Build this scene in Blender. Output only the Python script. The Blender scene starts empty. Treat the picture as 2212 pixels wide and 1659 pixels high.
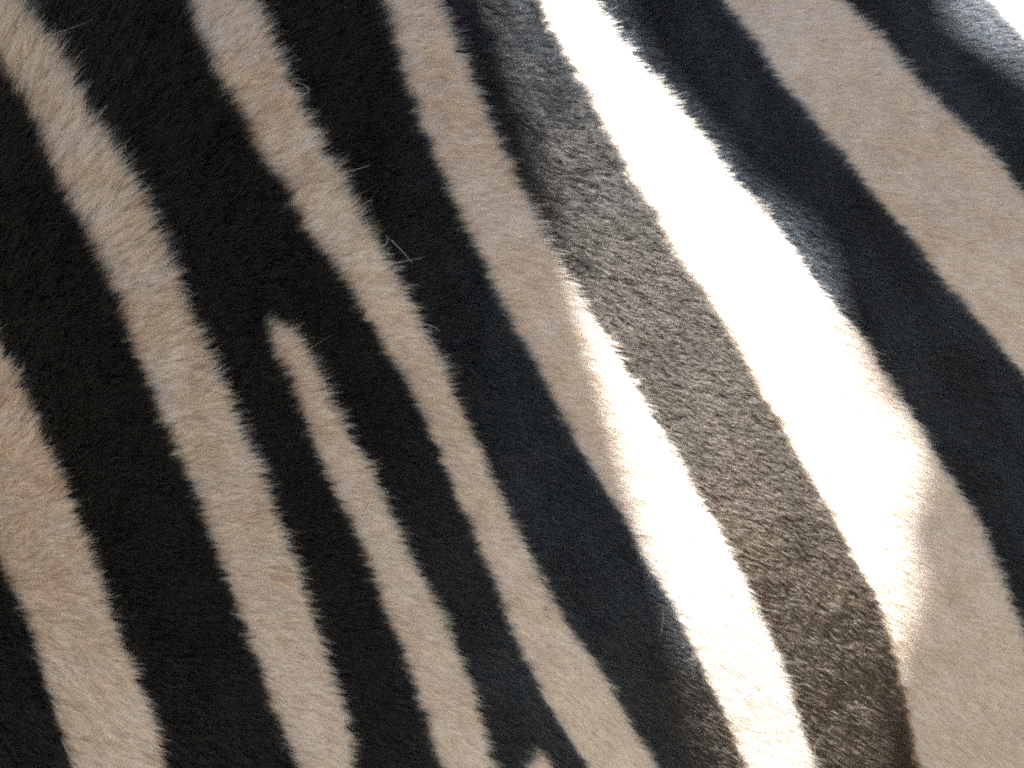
import bpy, math, random
import numpy as np

# ------------------------------------------------------------------ camera, light, exposure
scene = bpy.context.scene
COL = scene.collection
D = 1.2                       # metres from the lens to the flank
FW = 0.5                      # metres of flank across the frame
cam_d = bpy.data.cameras.new('camera')
cam_d.sensor_width = 36.0
cam_d.lens = 36.0 * D / FW
cam_d.clip_start = 0.05
cam_d.clip_end = 500.0
cam_d.dof.use_dof = True
cam_d.dof.focus_distance = D - 0.002
cam_d.dof.aperture_fstop = 11.0
cam = bpy.data.objects.new('camera', cam_d)
COL.objects.link(cam)
cam.location = (0, -D, 0)
cam.rotation_euler = (math.radians(90), 0, 0)
scene.camera = cam

SUN_EL, SUN_AZ = math.radians(50), math.radians(-8)     # azimuth from -Y (behind the camera), minus = to the left
SUN = np.array([math.sin(SUN_AZ) * math.cos(SUN_EL), -math.cos(SUN_AZ) * math.cos(SUN_EL), math.sin(SUN_EL)])
world = bpy.data.worlds.new('World')
scene.world = world
world.use_nodes = True
wn = world.node_tree.nodes
wn.clear()
sky = wn.new('ShaderNodeTexSky')
sky.sky_type = 'NISHITA'
sky.sun_disc = False
sky.sun_elevation = SUN_EL
sky.sun_rotation = math.atan2(SUN[0], SUN[1])
sky.air_density = 1.0
sky.dust_density = 1.0
sky.ozone_density = 1.0
bg = wn.new('ShaderNodeBackground')
bg.inputs['Strength'].default_value = 0.03
wo = wn.new('ShaderNodeOutputWorld')
world.node_tree.links.new(sky.outputs[0], bg.inputs[0])
world.node_tree.links.new(bg.outputs[0], wo.inputs[0])

sun_d = bpy.data.lights.new('sun', 'SUN')
sun_d.energy = 5.0
sun_d.angle = math.radians(0.55)
sun_d.color = (1.0, 0.93, 0.84)
sun = bpy.data.objects.new('sun', sun_d)
COL.objects.link(sun)
from mathutils import Vector, noise as mnoise
sun.rotation_euler = Vector(SUN).to_track_quat('Z', 'Y').to_euler()
sun.location = (0, -3, 4)

scene.view_settings.view_transform = 'Standard'
scene.view_settings.look = 'None'
scene.view_settings.exposure = 2.2
scene.view_settings.gamma = 1.0
scene.cycles.filter_width = 2.3
scene.cycles.max_bounces = 24
scene.cycles.transmission_bounces = 24
scene.cycles.diffuse_bounces = 6
scene.cycles.glossy_bounces = 12
scene.cycles.transparent_max_bounces = 12
scene.cycles.sample_clamp_indirect = 6.0
scene.cycles.use_denoising = False
scene.cycles.denoiser = 'OPENIMAGEDENOISE'
scene.cycles.denoising_input_passes = 'RGB_ALBEDO_NORMAL'
scene.cycles.denoising_prefilter = 'NONE'

rng = np.random.default_rng(7)

# ------------------------------------------------------------------ pixel <-> flank helpers (units: px of a 2212 wide frame)
PW, PH = 2212.0, 1659.0
MM = FW / PW                                          # metres per px at the flank


def vnoise(x, y, seed, scale):
    """smooth value noise in -1..1 on arrays"""
    r = np.random.default_rng(seed)
    T = r.random((256, 256)) * 2 - 1
    x = x / scale + 1000.3
    y = y / scale + 1000.7
    xi, yi = np.floor(x).astype(int), np.floor(y).astype(int)
    fx, fy = x - xi, y - yi
    fx = fx * fx * (3 - 2 * fx)
    fy = fy * fy * (3 - 2 * fy)
    a = T[yi % 256, xi % 256]; b = T[yi % 256, (xi + 1) % 256]
    c = T[(yi + 1) % 256, xi % 256]; d = T[(yi + 1) % 256, (xi + 1) % 256]
    return (a * (1 - fx) + b * fx) * (1 - fy) + (c * (1 - fx) + d * fx) * fy


# barrel of the body
BA, BY, BZ = 0.86, 0.30, 0.44


def flank_y(x, z):
    r = np.maximum(1 - np.abs(x / BA) ** 3, 1e-6) ** (1 / 3)
    s = np.clip(z / (BZ * r), -0.999, 0.999)
    y = BY - BY * r * np.sqrt(1 - s * s)
    return y + relief(x, z)


def relief(x, z):
    px, py = x / MM, -z / MM
    t = px * 0.9 + py * -0.43                          # across the ribs, the ridges lean as the stripes do
    return -(0.0022 * np.sin(t / 150.0 + 0.8) + 0.0035 * vnoise(px, py, 11, 420) + 0.0009 * vnoise(px, py, 12, 120))


def px_to_flank(px, py):
    X0 = (px - PW / 2) * MM
    Z0 = -(py - PH / 2) * MM
    y = np.zeros_like(X0)
    for _ in range(6):
        k = (D + y) / D
        y = flank_y(X0 * k, Z0 * k)
    k = (D + y) / D
    return X0 * k, y, Z0 * k


def flank_to_px(x, y, z):
    k = D / (D + y)
    return x * k / MM + PW / 2, -z * k / MM + PH / 2


# ------------------------------------------------------------------ the stripes: each edge as x over y
E = [
 [(-640,0),(-330,750),(-250,1000),(-170,1250),(-40,1659)],                                                      # far-left pale stripe
 [(-420,0),(-80,750),(-30,1000),(0,1170),(0,1170)],
]
W = []   # pale stripes: (left edge, right edge)
W.append(([(-820,-100),(-640,400),(-500,800),(-400,1200),(-260,1659)], [(-700,-100),(-490,400),(-330,800),(-230,1200),(-90,1659)]))
W.append(([(-560,-100),(-400,200),(-230,550),(-120,850),(-50,1040),(0,1180),(18,1240),(60,1335),(90,1430),(112,1510),(136,1580),(160,1659)],
          [(-420,-100),(-270,200),(-90,550),(0,735),(35,800),(60,860),(95,930),(135,1010),(163,1085),(205,1200),(240,1300),(275,1400),(308,1470),(340,1560),(362,1659)]))
W.append(([(-110,-100),(-50,20),(0,140),(30,200),(70,270),(103,350),(140,425),(182,500),(220,590),(250,655),(280,740),(312,815),(345,900),(380,975),(420,1065),(450,1150),(490,1240),(520,1330),(562,1440),(600,1550),(640,1659)],
          [(0,-100),(45,0),(80,60),(130,115),(165,180),(205,250),(240,310),(285,370),(322,450),(350,520),(378,580),(402,650),(435,720),(465,780),(503,850),(532,930),(562,1000),(602,1100),(640,1200),(668,1280),(700,1370),(732,1480),(760,1560),(775,1659)]))
W.append(([(555,600),(565,685),(572,715),(600,780),(640,860),(680,960),(715,1040),(750,1110),(790,1200),(820,1290),(862,1380),(900,1480),(930,1580),(960,1659)],
          [(555,600),(565,684),(625,700),(655,735),(695,800),(725,870),(772,950),(820,1030),(852,1110),(890,1190),(932,1270),(978,1350),(1005,1430),(1033,1500),(1053,1570),(1072,1659)]))
W.append(([(350,-100),(395,0),(430,90),(472,180),(520,260),(562,340),(620,420),(660,500),(722,580),(772,650),(822,740),(872,820),(912,890),(952,980),(990,1070),(1030,1160),(1068,1250),(1098,1330),(1130,1410),(1170,1490),(1210,1560),(1240,1610),(1275,1659)],
          [(500,-100),(550,0),(590,80),(640,180),(670,250),(702,320),(750,400),(802,490),(852,570),(892,640),(932,730),(972,810),(1012,900),(1050,980),(1090,1080),(1130,1150),(1170,1240),(1212,1320),(1268,1400),(1320,1480),(1370,1570),(1425,1659)]))
W.append(([(785,-100),(820,0),(850,90),(870,170),(900,250),(932,330),(968,410),(1010,500),(1042,570),(1080,640),(1120,720),(1162,800),(1210,880),(1250,960),(1300,1040),(1350,1120),(1398,1210),(1450,1300),(1500,1400),(1540,1480),(1580,1570),(1612,1659)],
          [(905,-100),(955,0),(990,90),(1020,160),(1052,230),(1080,290),(1102,350),(1140,410),(1172,490),(1210,560),(1252,630),(1302,710),(1350,790),(1400,870),(1448,960),(1492,1030),(1540,1110),(1590,1200),(1632,1300),(1680,1400),(1712,1490),(1740,1580),(1765,1659)]))
W.append(([(1120,-100),(1172,0),(1210,90),(1250,160),(1290,240),(1330,310),(1370,380),(1420,460),(1470,550),(1530,640),(1580,720),(1630,810),(1680,900),(1732,990),(1790,1090),(1842,1190),(1890,1280),(1922,1370),(1948,1460),(1970,1560),(1990,1659)],
          [(1215,-100),(1285,0),(1340,80),(1400,150),(1465,220),(1530,300),(1592,390),(1650,450),(1702,520),(1752,590),(1812,670),(1880,740),(1932,830),(1990,920),(2040,1000),(2092,1080),(2132,1140),(2162,1220),(2200,1310),(2245,1440),(2310,1659)]))
W.append(([(1495,-100),(1570,0),(1610,60),(1652,120),(1702,190),(1760,260),(1822,330),(1900,430),(1960,500),(2020,580),(2080,650),(2140,720),(2212,805),(2330,960),(2440,1200),(2560,1659)],
          [(1720,-100),(1820,0),(1872,40),(1932,100),(1992,180),(2060,240),(2130,310),(2182,370),(2220,420),(2400,650),(2580,950),(2700,1250),(2850,1659)]))
W.append(([(2040,-100),(2138,0),(2215,75),(2400,270),(2650,560),(2850,900),(3050,1659)],
          [(2260,-100),(2380,0),(2600,200),(2850,480),(3100,900),(3300,1659)]))

YS = np.arange(-900, 2700, 6.0)


def edge_curve(pts):
    p = np.array(sorted(pts, key=lambda q: q[1]), float)
    keep = np.concatenate([[True], np.diff(p[:, 1]) > 0.5])
    p = p[keep]
    xs = np.interp(YS, p[:, 1], p[:, 0])
    s0 = (p[1, 0] - p[0, 0]) / (p[1, 1] - p[0, 1])
    s1 = (p[-1, 0] - p[-2, 0]) / (p[-1, 1] - p[-2, 1])
    lo, hi = YS < p[0, 1], YS > p[-1, 1]
    xs[lo] = p[0, 0] + s0 * (YS[lo] - p[0, 1])
    xs[hi] = p[-1, 0] + s1 * (YS[hi] - p[-1, 1])
    k = np.ones(5) / 5
    sm = np.convolve(np.pad(xs, 2, 'edge'), k, 'valid')
    return sm


EDGES = []
for l, r in W:
    a, b = edge_curve(l), edge_curve(r)
    if l[0] == (555, 600):                                # the short stripe: nothing of it above its tip
        above = YS < 684
        a[above] = b[above] = 565
        t = np.clip((YS - 684) / 30.0, 0, 1)
        mid = (a + b) / 2
        w = (b - a) / 2 * np.sqrt(np.clip(t, 0, 1))
        a, b = mid - w, mid + w
    EDGES += [a, np.maximum(a, b)]
EDGES = np.array(EDGES)

# combing direction of the coat, degrees above "right" as seen on the flank
FLOW = np.array([(0,0,68),(150,150,55),(300,400,38),(330,700,15),(0,800,48),(60,900,40),(100,1100,20),(300,1300,8),(0,1659,-32),
 (200,1500,-28),(600,1600,-15),(600,100,28),(650,250,15),(800,500,20),(850,650,8),(950,800,-18),(600,700,12),(750,1000,-5),
 (1000,100,-8),(1050,250,-18),(1200,550,-14),(1300,750,-20),(1500,1000,-25),(1400,200,8),(1600,400,-10),(1800,700,-24),
 (1900,100,0),(2100,250,4),(2150,330,-18),(2000,900,-18),(2150,1200,-15),(1900,1400,-38),(1700,1400,-34),(2200,1659,-30),
 (1200,1300,-22),(1100,1500,-20),(900,1200,-10),(1250,1600,-42)], float)


def flow_angle(px, py):
    num = np.zeros_like(px); den = np.zeros_like(px)
    for fx, fy, fa in FLOW:
        w = 1.0 / ((px - fx) ** 2 + (py - fy) ** 2 + 90.0 ** 2) ** 1.5
        num += w * fa
        den += w
    return np.radians(num / den)


SHIFT = 18.0


def stripe_id(px, py, shift=SHIFT):
    """how many stripe edges lie to the left; odd = pale"""
    f = flow_angle(px, py)
    qx = px + shift * np.cos(f) + 1.3 * vnoise(px, py, 21, 26) + 2.2 * vnoise(px, py, 22, 70)
    qy = py - shift * np.sin(f) + 1.3 * vnoise(px, py, 23, 30)
    ks = np.clip((qy - YS[0]) / 6.0, 0, len(YS) - 1.001)
    k0 = ks.astype(int); t = ks - k0
    n = np.zeros(px.shape, int)
    for e in EDGES:
        n += (qx > e[k0] * (1 - t) + e[k0 + 1] * t).astype(int)
    # the small pale wedge that rises at the lower edge of the frame
    wl = 1138 + np.maximum(0, 1700 - qy) * 0.10
    tip = 1612
    half = np.clip((qy - tip) * 0.62, 0, 400)
    inw = (qy > tip) & (np.abs(qx - (1162 + (qy - tip) * 0.12)) < half)
    n = np.where(inw & (n % 2 == 0), 99, n)
    return n


def coat_colour(px, py, pale, r, spread=1.0):
    """pigment with shade, sunlit brown and sky sheen painted in: cream hair with tan staining, near-black hair"""
    n = len(px)
    reg = np.clip(1.05 - px / 2212 * 0.85 - np.clip(py - 900, 0, 900) / 900 * 0.35, 0.05, 1.0)      # browner coat, and deeper shade painted in, towards the left and top
    blot = 0.5 + 0.32 * vnoise(px, py, 31, 75) + 0.34 * vnoise(px, py, 32, 26) + 0.22 * vnoise(px, py, 34, 11)
    blot2 = np.clip(vnoise(px + 40, py, 33, 44) * 1.7 - 0.55, 0, 1)
    st = np.clip(0.16 + 0.30 * reg + 0.34 * reg * blot + 0.28 * (blot - 0.5) + 0.22 * np.clip(1 - np.hypot(px, py) / 700, 0, 1) + 0.22 * np.clip(1 - np.hypot(px - 2100, py - 350) / 450, 0, 1) + 0.2 * np.clip(1 - np.hypot(px - 2080, py - 1500) / 350, 0, 1), 0, 1)
    cream = np.array([0.765, 0.69, 0.63]); tan = np.array([0.545, 0.395, 0.275]); rust = np.array([0.42, 0.25, 0.13])
    c = cream[None] * (1 - st[:, None]) + tan[None] * st[:, None]
    c = c * (1 - 0.16 * np.clip((1300 - px) / 1300, 0, 1) * np.clip((py + 300) / 900, 0.5, 1))[:, None] * (1 - np.clip((py - 800) / 900, 0, 1)[:, None] * np.clip((1500 - px) / 900, 0, 1)[:, None] * np.array([[0.07, 0.03, -0.02]]))  # left side painted darker for its deeper shade, greyer low down
    k2 = (0.26 * blot2)[:, None]
    c = c * (1 - k2) + rust[None] * k2
    c = c * np.clip(1 + spread * (0.26 * r.standard_normal(n) + 0.26 * vnoise(px, py, 38, 8)), 0.25, 1.5)[:, None]
    dk = np.array([0.0028, 0.0034, 0.0042])[None] * np.exp(0.35 * spread * r.standard_normal(n))[:, None]
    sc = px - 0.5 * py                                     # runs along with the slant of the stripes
    m1 = np.clip((230 - np.abs(sc - 1070)) / 90, 0, 1)     # sunlit brown painted into the glossy stripe right of the centre, browner low down
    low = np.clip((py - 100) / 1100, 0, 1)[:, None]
    m2 = np.clip((sc - 600) / 150, 0, 1) * np.clip((950 - sc) / 60, 0, 1) * np.clip((py - 1300) / 300, 0, 1)  # faint sunlit brown painted into the stripe to its left, near the bottom
    sky_sheen = (np.clip((px - 800) / 350, 0, 1) * (1 - np.maximum(m1, m2)) * (1 + 0.35 * vnoise(px, py, 35, 110)))[:, None]  # blue-grey sky sheen painted into the dark hairs towards the right
    sun_brown = (np.maximum(m1, m2 * 0.7) * (1 + 0.15 * vnoise(px, py, 36, 60)))[:, None]
    dk = dk * (1 + sky_sheen * np.array([[4.2, 4.9, 5.6]]) + sun_brown * (np.array([[4.0, 3.8, 3.6]]) * (1 - low) + np.array([[10.5, 6.4, 3.4]]) * low))
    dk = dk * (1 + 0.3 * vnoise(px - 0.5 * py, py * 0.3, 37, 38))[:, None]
    return np.clip(np.where(pale[:, None], c, dk), 0.0008, 0.9)


# ------------------------------------------------------------------ materials
def hair_material(name, rough, radial, coat, ior):
    m = bpy.data.materials.new(name)
    m.use_nodes = True
    nt = m.node_tree
    nt.nodes.clear()
    out = nt.nodes.new('ShaderNodeOutputMaterial')
    h = nt.nodes.new('ShaderNodeBsdfHairPrincipled')
    h.parametrization = 'COLOR'
    h.inputs['Roughness'].default_value = rough
    h.inputs['Radial Roughness'].default_value = radial
    h.inputs['Coat'].default_value = coat
    h.inputs['Random Roughness'].default_value = 0.3
    h.inputs['IOR'].default_value = ior
    at = nt.nodes.new('ShaderNodeAttribute')
    at.attribute_name = 'pigment'
    nt.links.new(at.outputs['Color'], h.inputs['Color'])
    nt.links.new(h.outputs[0], out.inputs[0])
    return m


MAT_PALE = hair_material('pale_hair', 0.35, 0.7, 0.0, 1.5)
MAT_DARK = hair_material('black_hair', 0.19, 0.45, 0.0, 1.40)

skin = bpy.data.materials.new('coat_skin')
skin.use_nodes = True
nt = skin.node_tree
pb = nt.nodes['Principled BSDF']
pb.inputs['Roughness'].default_value = 0.8
at = nt.nodes.new('ShaderNodeAttribute')
at.attribute_name = 'pigment'
nz = nt.nodes.new('ShaderNodeTexNoise')
nz.inputs['Scale'].default_value = 400
hs = nt.nodes.new('ShaderNodeMix'); hs.data_type = 'RGBA'; hs.blend_type = 'MULTIPLY'
hs.inputs[0].default_value = 0.5
nt.links.new(at.outputs['Color'], hs.inputs[6])
nt.links.new(nz.outputs['Fac'], hs.inputs[7])
nt.links.new(hs.outputs[2], pb.inputs['Base Color'])


def simple_mat(name, c1, c2, scale, rough=0.9, bump=0.4):
    m = bpy.data.materials.new(name)
    m.use_nodes = True
    n = m.node_tree
    p = n.nodes['Principled BSDF']
    p.inputs['Roughness'].default_value = rough
    t = n.nodes.new('ShaderNodeTexNoise'); t.inputs['Scale'].default_value = scale; t.inputs['Detail'].default_value = 8
    tc = n.nodes.new('ShaderNodeTexCoord')
    r = n.nodes.new('ShaderNodeValToRGB')
    r.color_ramp.elements[0].color = (*c1, 1); r.color_ramp.elements[1].color = (*c2, 1)
    r.color_ramp.elements[0].position = 0.3; r.color_ramp.elements[1].position = 0.7
    b = n.nodes.new('ShaderNodeBump'); b.inputs['Strength'].default_value = bump
    n.links.new(tc.outputs['Object'], t.inputs['Vector'])
    n.links.new(t.outputs['Fac'], r.inputs['Fac']); n.links.new(r.outputs[0], p.inputs['Base Color'])
    n.links.new(t.outputs['Fac'], b.inputs['Height']); n.links.new(b.outputs[0], p.inputs['Normal'])
    return m


# ------------------------------------------------------------------ ground
gm = bpy.data.meshes.new('ground')
gn = 60
gx = np.sign(np.linspace(-1, 1, gn)) * np.abs(np.linspace(-1, 1, gn)) ** 3 * 150
GX, GY = np.meshgrid(gx, gx)
GZ = -1.2 + 0.03 * vnoise(GX, GY, 5, 0.9) + 0.05 * vnoise(GX, GY, 6, 3.5)
v = np.stack([GX, GY, GZ], -1).reshape(-1, 3)
i, j = np.meshgrid(np.arange(gn - 1), np.arange(gn - 1), indexing='ij')
a = (i * gn + j).ravel()
gm.from_pydata(v.tolist(), [], np.stack([a, a + 1, a + gn + 1, a + gn], 1).tolist())
gm.materials.append(simple_mat('dry_sand', (0.14, 0.12, 0.085), (0.22, 0.185, 0.135), 3.0))
ground = bpy.data.objects.new('ground', gm)
COL.objects.link(ground)
ground['kind'] = 'structure'

# ------------------------------------------------------------------ body (one continuous mesh)
nx, nt_ = 560, 560
tt = np.linspace(-1, 1, nx)
xs = BA * (0.55 * tt + 0.45 * tt ** 3) * 0.9995
th = np.linspace(-1, 1, nt_, endpoint=False)
th = np.pi * (0.55 * th + 0.45 * th ** 3)
X, TH = np.meshgrid(xs, th, indexing='ij')
R = np.maximum(1 - np.abs(X / BA) ** 3, 1e-6) ** (1 / 3)
Z = BZ * R * np.sin(TH)
Yb = BY - BY * R * np.cos(TH)
front = np.clip(np.cos(TH) * 3, 0, 1)
Yb = Yb + relief(X, Z) * front
verts = np.stack([X, Yb, Z], -1).reshape(-1, 3)
i, j = np.meshgrid(np.arange(nx - 1), np.arange(nt_), indexing='ij')
a = (i * nt_ + j).ravel(); b = (i * nt_ + (j + 1) % nt_).ravel()
faces = np.stack([a, b, b + nt_, a + nt_], 1)
bm_ = bpy.data.meshes.new('zebra')
nv, nf = len(verts), len(faces)
bm_.vertices.add(nv)
bm_.vertices.foreach_set('co', verts.ravel().astype(np.float32))
bm_.loops.add(nf * 4)
bm_.loops.foreach_set('vertex_index', faces.ravel().astype(np.int32))
bm_.polygons.add(nf)
bm_.polygons.foreach_set('loop_start', np.arange(0, nf * 4, 4, dtype=np.int32))
bm_.polygons.foreach_set('use_smooth', np.ones(nf, bool))
bm_.update(calc_edges=True)
bx, by = flank_to_px(verts[:, 0], np.minimum(verts[:, 1], BY), verts[:, 2])
sid = stripe_id(bx, by)
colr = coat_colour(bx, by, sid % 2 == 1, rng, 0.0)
at = bm_.attributes.new('pigment', 'FLOAT_COLOR', 'POINT')
at.data.foreach_set('color', np.concatenate([colr, np.ones((nv, 1))], 1).ravel().astype(np.float32))
bm_.materials.append(skin)
zebra = bpy.data.objects.new('zebra', bm_)
COL.objects.link(zebra)
zebra['label'] = "zebra's flank with cream and black slanting stripes, a band of bright sun across it"
zebra['category'] = 'zebra'

# ------------------------------------------------------------------ the coat
N_IN, N_OUT = 640000, 260000
px = np.concatenate([rng.uniform(-130, PW + 130, N_IN), rng.uniform(-750, PW + 750, N_OUT)])
py = np.concatenate([rng.uniform(-130, PH + 130, N_IN), rng.uniform(-560, PH + 560, N_OUT)])
outside = (px < -100) | (px > PW + 100) | (py < -100) | (py > PH + 100)
keep = np.ones(len(px), bool)
keep[N_IN:] = outside[N_IN:]
px, py = px[keep], py[keep]
outside = outside[keep]
n = len(px)
sid = stripe_id(px, py)
pale = sid % 2 == 1

ang = flow_angle(px, py)
upleft = np.clip(1 - np.hypot(px, py) / 1100, 0, 1)
calm = 1 - 0.6 * np.clip((px * 0.75 + py * 0.45 - 700) / 900, 0, 1)
ang = ang + 0.26 * calm * vnoise(px, py, 41, 60) + 0.22 * calm * vnoise(px, py, 42, 22) + rng.standard_normal(n) * 0.11
sleek = np.clip((px * 0.75 + py * 0.45 - 700) / 900, 0, 1)            # the coat lies shorter and flatter low on the right
length = 0.0080 * (1 + 0.5 * upleft) * (1 - 0.2 * sleek) * np.clip(1 + 0.22 * rng.standard_normal(n) + 0.2 * vnoise(px, py, 43, 45), 0.4, 1.8)
length = np.where(pale, length, length * 0.95)
lift = np.clip(0.42 - 0.12 * sleek + 0.22 * upleft + 0.13 * rng.standard_normal(n) + 0.15 * (1 - 0.75 * sleek) * vnoise(px, py, 44, 34), 0.08, 1.1)
long_ = rng.random(n) < 0.004
length[long_] *= 1.45
lift[long_] += 0.2

# neighbouring hairs lean together into small locks
ang0 = ang
def locks(cell, seed):
    cx, cy = np.floor(px / cell).astype(int), np.floor(py / cell).astype(int)
    rc = np.random.default_rng(seed)
    J = rc.random((5, 1024, 1024))
    best = np.full(n, 1e9); ox = np.zeros(n); oy = np.zeros(n); h1 = np.zeros(n); h2 = np.zeros(n); h3 = np.zeros(n)
    for dx in (-1, 0, 1):
        for dy in (-1, 0, 1):
            ix, iy = (cx + dx) % 1024, (cy + dy) % 1024
            gx_ = (cx + dx + J[0, iy, ix]) * cell
            gy_ = (cy + dy + J[1, iy, ix]) * cell
            d = (gx_ - px) ** 2 + (gy_ - py) ** 2
            m = d < best
            best[m] = d[m]; ox[m] = gx_[m]; oy[m] = gy_[m]
            h1[m] = J[2, iy, ix][m]; h2[m] = J[3, iy, ix][m]; h3[m] = J[4, iy, ix][m]
    return ox - px, oy - py, h1 * 2 - 1, h2 * 2 - 1, h3 * 2 - 1
ax, ay, a1, a2, a3 = locks(7.5, 99)
bx1, by1, b1, b2, b3 = locks(20.0, 98)
ang = ang + (0.24 * a1 + 0.2 * b1) * (1 - 0.5 * sleek)
lift = np.clip(lift + (0.13 * a2 + 0.08 * b2) * (1 - 0.65 * sleek), 0.06, 1.15)
length = length * (1 + 0.22 * a3 + 0.12 * b3)
cl1 = (1 - 0.35 * sleek) * np.clip(0.50 + 0.2 * vnoise(px, py, 45, 50), 0.2, 0.9) * (0.6 + 0.4 * rng.random(n))
cl2 = 0.18 * (1 - 0.5 * sleek)
cvx = (ax * cl1 + bx1 * cl2) * MM
cvz = -(ay * cl1 + by1 * cl2) * MM

rx, ry, rz = px_to_flank(px, py)
e = 0.002
ny_x = (flank_y(rx + e, rz) - flank_y(rx - e, rz)) / (2 * e)
ny_z = (flank_y(rx, rz + e) - flank_y(rx, rz - e)) / (2 * e)
Nrm = np.stack([ny_x, -np.ones(n), ny_z], 1)
Nrm /= np.linalg.norm(Nrm, axis=1)[:, None]
T = np.stack([np.cos(ang), np.zeros(n), np.sin(ang)], 1)
T -= Nrm * (T * Nrm).sum(1)[:, None]
T /= np.linalg.norm(T, axis=1)[:, None]
B = np.cross(Nrm, T)
K = 6
s = np.linspace(0, 1, K)
curl = rng.standard_normal(n) * 0.16
P = np.zeros((n, K, 3))
P[:, 0] = np.stack([rx, ry, rz], 1) - Nrm * 0.0004
for k in range(1, K):
    sm_ = (s[k] + s[k - 1]) / 2
    lf = lift * (1.35 - 1.05 * sm_)
    w = curl * (sm_ - 0.3) * 2
    dvec = T * (np.cos(lf) * np.cos(w))[:, None] + B * (np.cos(lf) * np.sin(w))[:, None] + Nrm * np.sin(lf)[:, None]
    P[:, k] = P[:, k - 1] + dvec * (length / (K - 1))[:, None]
P[:, :, 0] += cvx[:, None] * s[None] ** 1.5
P[:, :, 2] += cvz[:, None] * s[None] ** 1.5
rad = 0.000125 * np.where(pale, 1.0, 1.0)[:, None] * (0.85 + 0.3 * rng.random(n))[:, None] * (1 - 0.85 * s[None] ** 2.2)
rad = rad * np.where(outside, 1.6, 1.0)[:, None]
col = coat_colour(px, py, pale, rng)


def hair_object(name, idx, mat):
    hc = bpy.data.hair_curves.new(name)
    m = len(idx)
    hc.add_curves([K] * m)
    hc.position_data.foreach_set('vector', P[idx].astype(np.float32).ravel())
    ra = hc.attributes.get('radius') or hc.attributes.new('radius', 'FLOAT', 'POINT')
    ra.data.foreach_set('value', rad[idx].astype(np.float32).ravel())
    ca = hc.attributes.new('pigment', 'FLOAT_COLOR', 'CURVE')
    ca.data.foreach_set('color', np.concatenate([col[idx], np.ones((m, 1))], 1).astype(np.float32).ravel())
    hc.materials.append(mat)
    o = bpy.data.objects.new(name, hc)
    COL.objects.link(o)
    o.parent = zebra
    return o


STRIPE_LABEL = {
    7: 'short cream stripe that begins in a rounded tip between two longer ones',
    99: 'small pale wedge just rising into view between two stripes',
    11: 'cream stripe shaded above and blazing white in the sun below',
    13: 'cream stripe lit white by the sun for most of its length',
    12: 'glossy black stripe, brown and glittering in the sun',
    15: 'broadest cream stripe, wholly in the shade',
}
sid2 = np.where(sid == 8, 6, sid)        # the black on both sides of the short stripe is one forked stripe
for k in sorted(set(sid2.tolist())):
    idx = np.where(sid2 == k)[0]
    if len(idx) < 50:
        continue
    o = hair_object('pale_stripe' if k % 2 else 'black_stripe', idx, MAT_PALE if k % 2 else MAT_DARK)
    if k in STRIPE_LABEL:
        o['label'] = STRIPE_LABEL[k]
    if k == 6:
        o['label'] = 'black stripe that forks around the short cream stripe'

# a few long loose hairs standing out over the black
STRAY = [((800,528),(835,512),(812,545)), ((830,570),(880,568),(918,557)), ((815,540),(850,525),(834,510)), ((838,512),(868,540),(892,570)),
         ((728,378),(765,372),(800,360)), ((655,205),(690,196),(640,180)), ((900,690),(922,716),(915,735)), ((920,722),(945,748),(950,772)),
         ((905,700),(938,700),(952,718)), ((1425,1375),(1433,1340),(1430,1305)), ((1188,537),(1215,540),(1232,548)),
         ((30,790),(55,812),(60,786)), ((205,270),(222,248),(238,232)), ((85,85),(150,70),(205,48)), ((255,345),(272,318),(288,300)), ((1765,1640),(1745,1600),(1772,1590))]
hair_meshmat = MAT_PALE
for pts in STRAY:
    pts = np.array(pts, float)
    hc = bpy.data.hair_curves.new('stray_hair')
    hc.add_curves([9])
    t = np.linspace(0, 1, 9)
    q = (1 - t)[:, None] ** 2 * pts[0] + 2 * ((1 - t) * t)[:, None] * pts[1] + t[:, None] ** 2 * pts[2]
    qx, qy, qz = px_to_flank(q[:, 0], q[:, 1])
    h = 0.0015 + 0.0065 * np.sqrt(t)
    hc.position_data.foreach_set('vector', np.stack([qx, qy - h, qz], 1).astype(np.float32).ravel())
    ra = hc.attributes.get('radius') or hc.attributes.new('radius', 'FLOAT', 'POINT')
    ra.data.foreach_set('value', ((0.00012 if pts[0][0] > 1300 else 0.00022) * (1 - 0.75 * t)).astype(np.float32))
    ca = hc.attributes.new('pigment', 'FLOAT_COLOR', 'CURVE')
    ca.data.foreach_set('color', np.array([0.72, 0.66, 0.57, 1], np.float32))
    hc.materials.append(MAT_PALE)
    o = bpy.data.objects.new('stray_hair', hc)
    COL.objects.link(o)
    o.parent = zebra

# ------------------------------------------------------------------ the added, unseen forked tree that shades all but a band of the flank
L = 2.2
LEFT_EDGE = [(980,-300),(1050,0),(1115,180),(1170,350),(1228,500),(1280,660),(1318,800),(1335,970),(1380,1150),(1435,1330),(1500,1500),(1560,1659),(1680,1950)]
RIGHT_EDGE = [(1210,-300),(1345,0),(1485,220),(1610,390),(1680,550),(1780,690),(1795,790),(1830,900),(1890,1000),(1970,1100),(2035,1180),(2050,1260),(2010,1380),(1940,1500),(1870,1600),(1820,1659),(1640,1950)]
FAR_EDGE = [(1950,-300),(2070,0),(2145,120),(2230,240),(2345,330),(2560,560),(2740,800),(2920,1200),(3050,1659),(3150,1950)]
S = Vector(SUN)
U = Vector((1, 0, 0)) - S * S.x
U.normalize()
V = S.cross(U)                                        # up-ish, square to the sun


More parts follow.
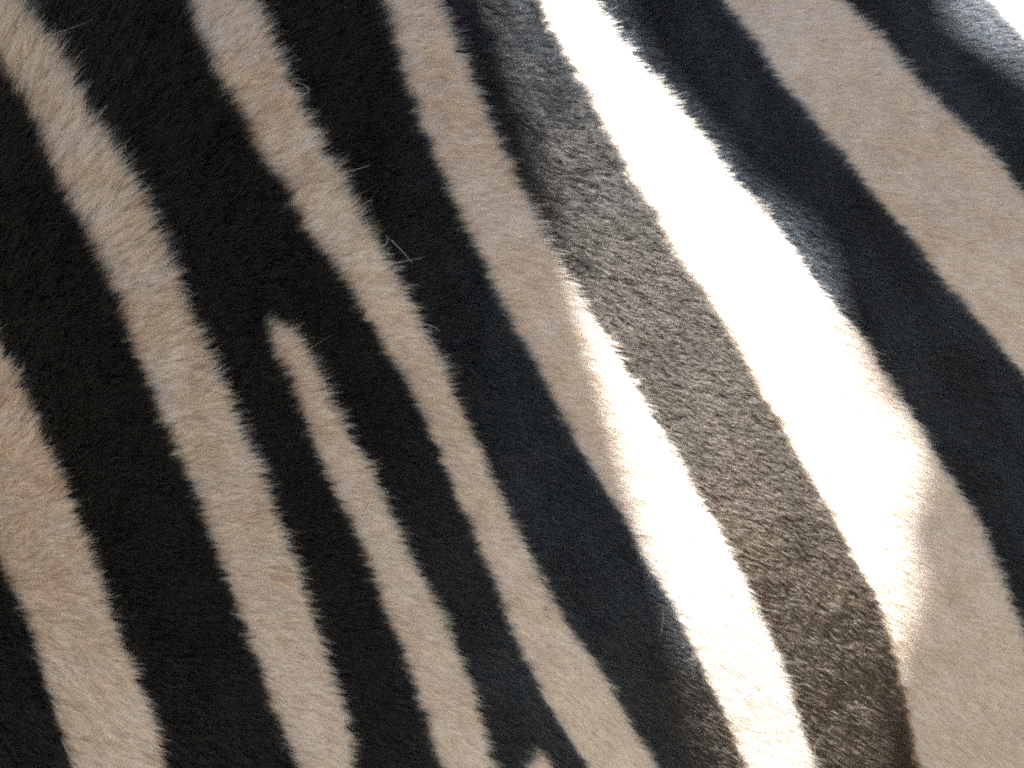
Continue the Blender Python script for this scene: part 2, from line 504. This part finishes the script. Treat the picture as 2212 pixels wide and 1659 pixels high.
def to_sun_plane(px_, py_):
    x, y, z = px_to_flank(np.array([float(px_)]), np.array([float(py_)]))
    p = Vector((x[0], y[0], z[0]))
    return p.dot(U), p.dot(V)


def edge_uv(pts):
    return np.array([to_sun_plane(*p) for p in pts])


def tube(name, pts, radii, mat, parent, seg=28, rough=0.03, seed=1):
    pts = [Vector(p) for p in pts]
    vs, fs = [], []
    m = len(pts)
    for k in range(m):
        t = (pts[min(k + 1, m - 1)] - pts[max(k - 1, 0)]).normalized()
        a_ = t.cross(S).normalized()
        b_ = t.cross(a_).normalized()
        for q in range(seg):
            an = 2 * math.pi * q / seg
            rr = radii[k] * (1 + rough * mnoise.noise(Vector((math.cos(an) * 3, math.sin(an) * 3, k * 0.35 + seed * 9))))
            vs.append(pts[k] + a_ * (math.cos(an) * rr) + b_ * (math.sin(an) * rr))
    for k in range(m - 1):
        for q in range(seg):
            fs.append((k * seg + q, k * seg + (q + 1) % seg, (k + 1) * seg + (q + 1) % seg, (k + 1) * seg + q))
    fs.append(tuple(range(seg))[::-1])
    fs.append(tuple((m - 1) * seg + q for q in range(seg)))
    me = bpy.data.meshes.new(name)
    me.from_pydata([tuple(q) for q in vs], [], fs)
    for p in me.polygons:
        p.use_smooth = True
    me.materials.append(mat)
    o = bpy.data.objects.new(name, me)
    COL.objects.link(o)
    o.parent = parent
    return o


def resample(e, vv):
    e = e[np.argsort(e[:, 1])]
    return np.interp(vv, e[:, 1], e[:, 0])


eL, eR, eF = edge_uv(LEFT_EDGE), edge_uv(RIGHT_EDGE), edge_uv(FAR_EDGE)
v0 = max(eL[:, 1].min(), eR[:, 1].min(), eF[:, 1].min())
v1 = min(eL[:, 1].max(), eR[:, 1].max(), eF[:, 1].max())
vv = np.linspace(v1, v0, 34)
uL, uR, uF = resample(eL, vv), resample(eR, vv), resample(eF, vv)
bark = simple_mat('caster_bark', (0.10, 0.075, 0.05), (0.22, 0.17, 0.12), 22.0, 0.95, 1.0)
shade_caster = bpy.data.objects.new('forked_shade_caster', None)
COL.objects.link(shade_caster)
shade_caster['label'] = 'added, unseen tree whose two limbs shade the zebra on both sides of the sunlit band'
shade_caster['category'] = 'shade_caster'


def wpt(u_, v_, l_=L):
    return U * u_ + V * v_ + S * l_


RL = 0.36                                             # radius of the left limb
cf = np.polyfit(vv, uL, 2)
uL = np.polyval(cf, vv)
du_ = np.polyval(np.polyder(cf), vv)
nrm_ = np.sqrt(1 + du_ ** 2)
ptsA = [wpt(uL[k] - RL / nrm_[k], vv[k] + RL * du_[k] / nrm_[k]) for k in range(len(vv))]
radA = [RL] * len(vv)
ptsB = [wpt((uR[k] + uF[k]) / 2, vv[k]) for k in range(len(vv))]
# the tube is square to its own run, so its half width is the flat half width times cos(lean)
radB = []
for k in range(len(vv)):
    k0, k1 = max(k - 1, 0), min(k + 1, len(vv) - 1)
    dv_ = vv[k1] - vv[k0]
    du_ = (uR[k1] + uF[k1] - uR[k0] - uF[k0]) / 2
    radB.append((uF[k] - uR[k]) / 2 * abs(dv_) / math.hypot(du_, dv_))
fork = wpt(0.72, -1.6)
base = Vector((fork.x + 0.25, fork.y - 0.3, -1.3))


def extend(pts, radii):
    up = (pts[0] - pts[-1]).normalized()
    a_ = [pts[0] + up * 1.7, pts[0] + up * 1.0, pts[0] + up * 0.45]
    ra = [radii[0] * 0.5, radii[0] * 0.75, radii[0] * 0.93]
    dirn = -up
    p0, p1, p2 = pts[-1], pts[-1] + dirn * 0.75, fork
    mids = [p0 * (1 - t) ** 2 + p1 * 2 * t * (1 - t) + p2 * t * t for t in (0.25, 0.5, 0.75, 1.0)]
    return a_ + pts + mids, ra + radii + [radii[-1] * 0.97, radii[-1] * 0.92, 0.32, 0.32]


shade_caster.location = base
caster_parts = []
pa, ra_ = extend(ptsA, radA)
pb_, rb_ = extend(ptsB, radB)
off = base
tube('caster_limb', [p - off for p in pa], ra_, bark, shade_caster, seed=1, rough=0.0)
tube('caster_limb', [p - off for p in pb_], rb_, bark, shade_caster, seed=2, rough=0.0)
tube('caster_trunk', [base - off, base + Vector((-0.05, 0.02, 0.4)) - off, fork * 0.5 + base * 0.5 - off, fork - off], [0.46, 0.36, 0.34, 0.36], bark, shade_caster, seed=3)
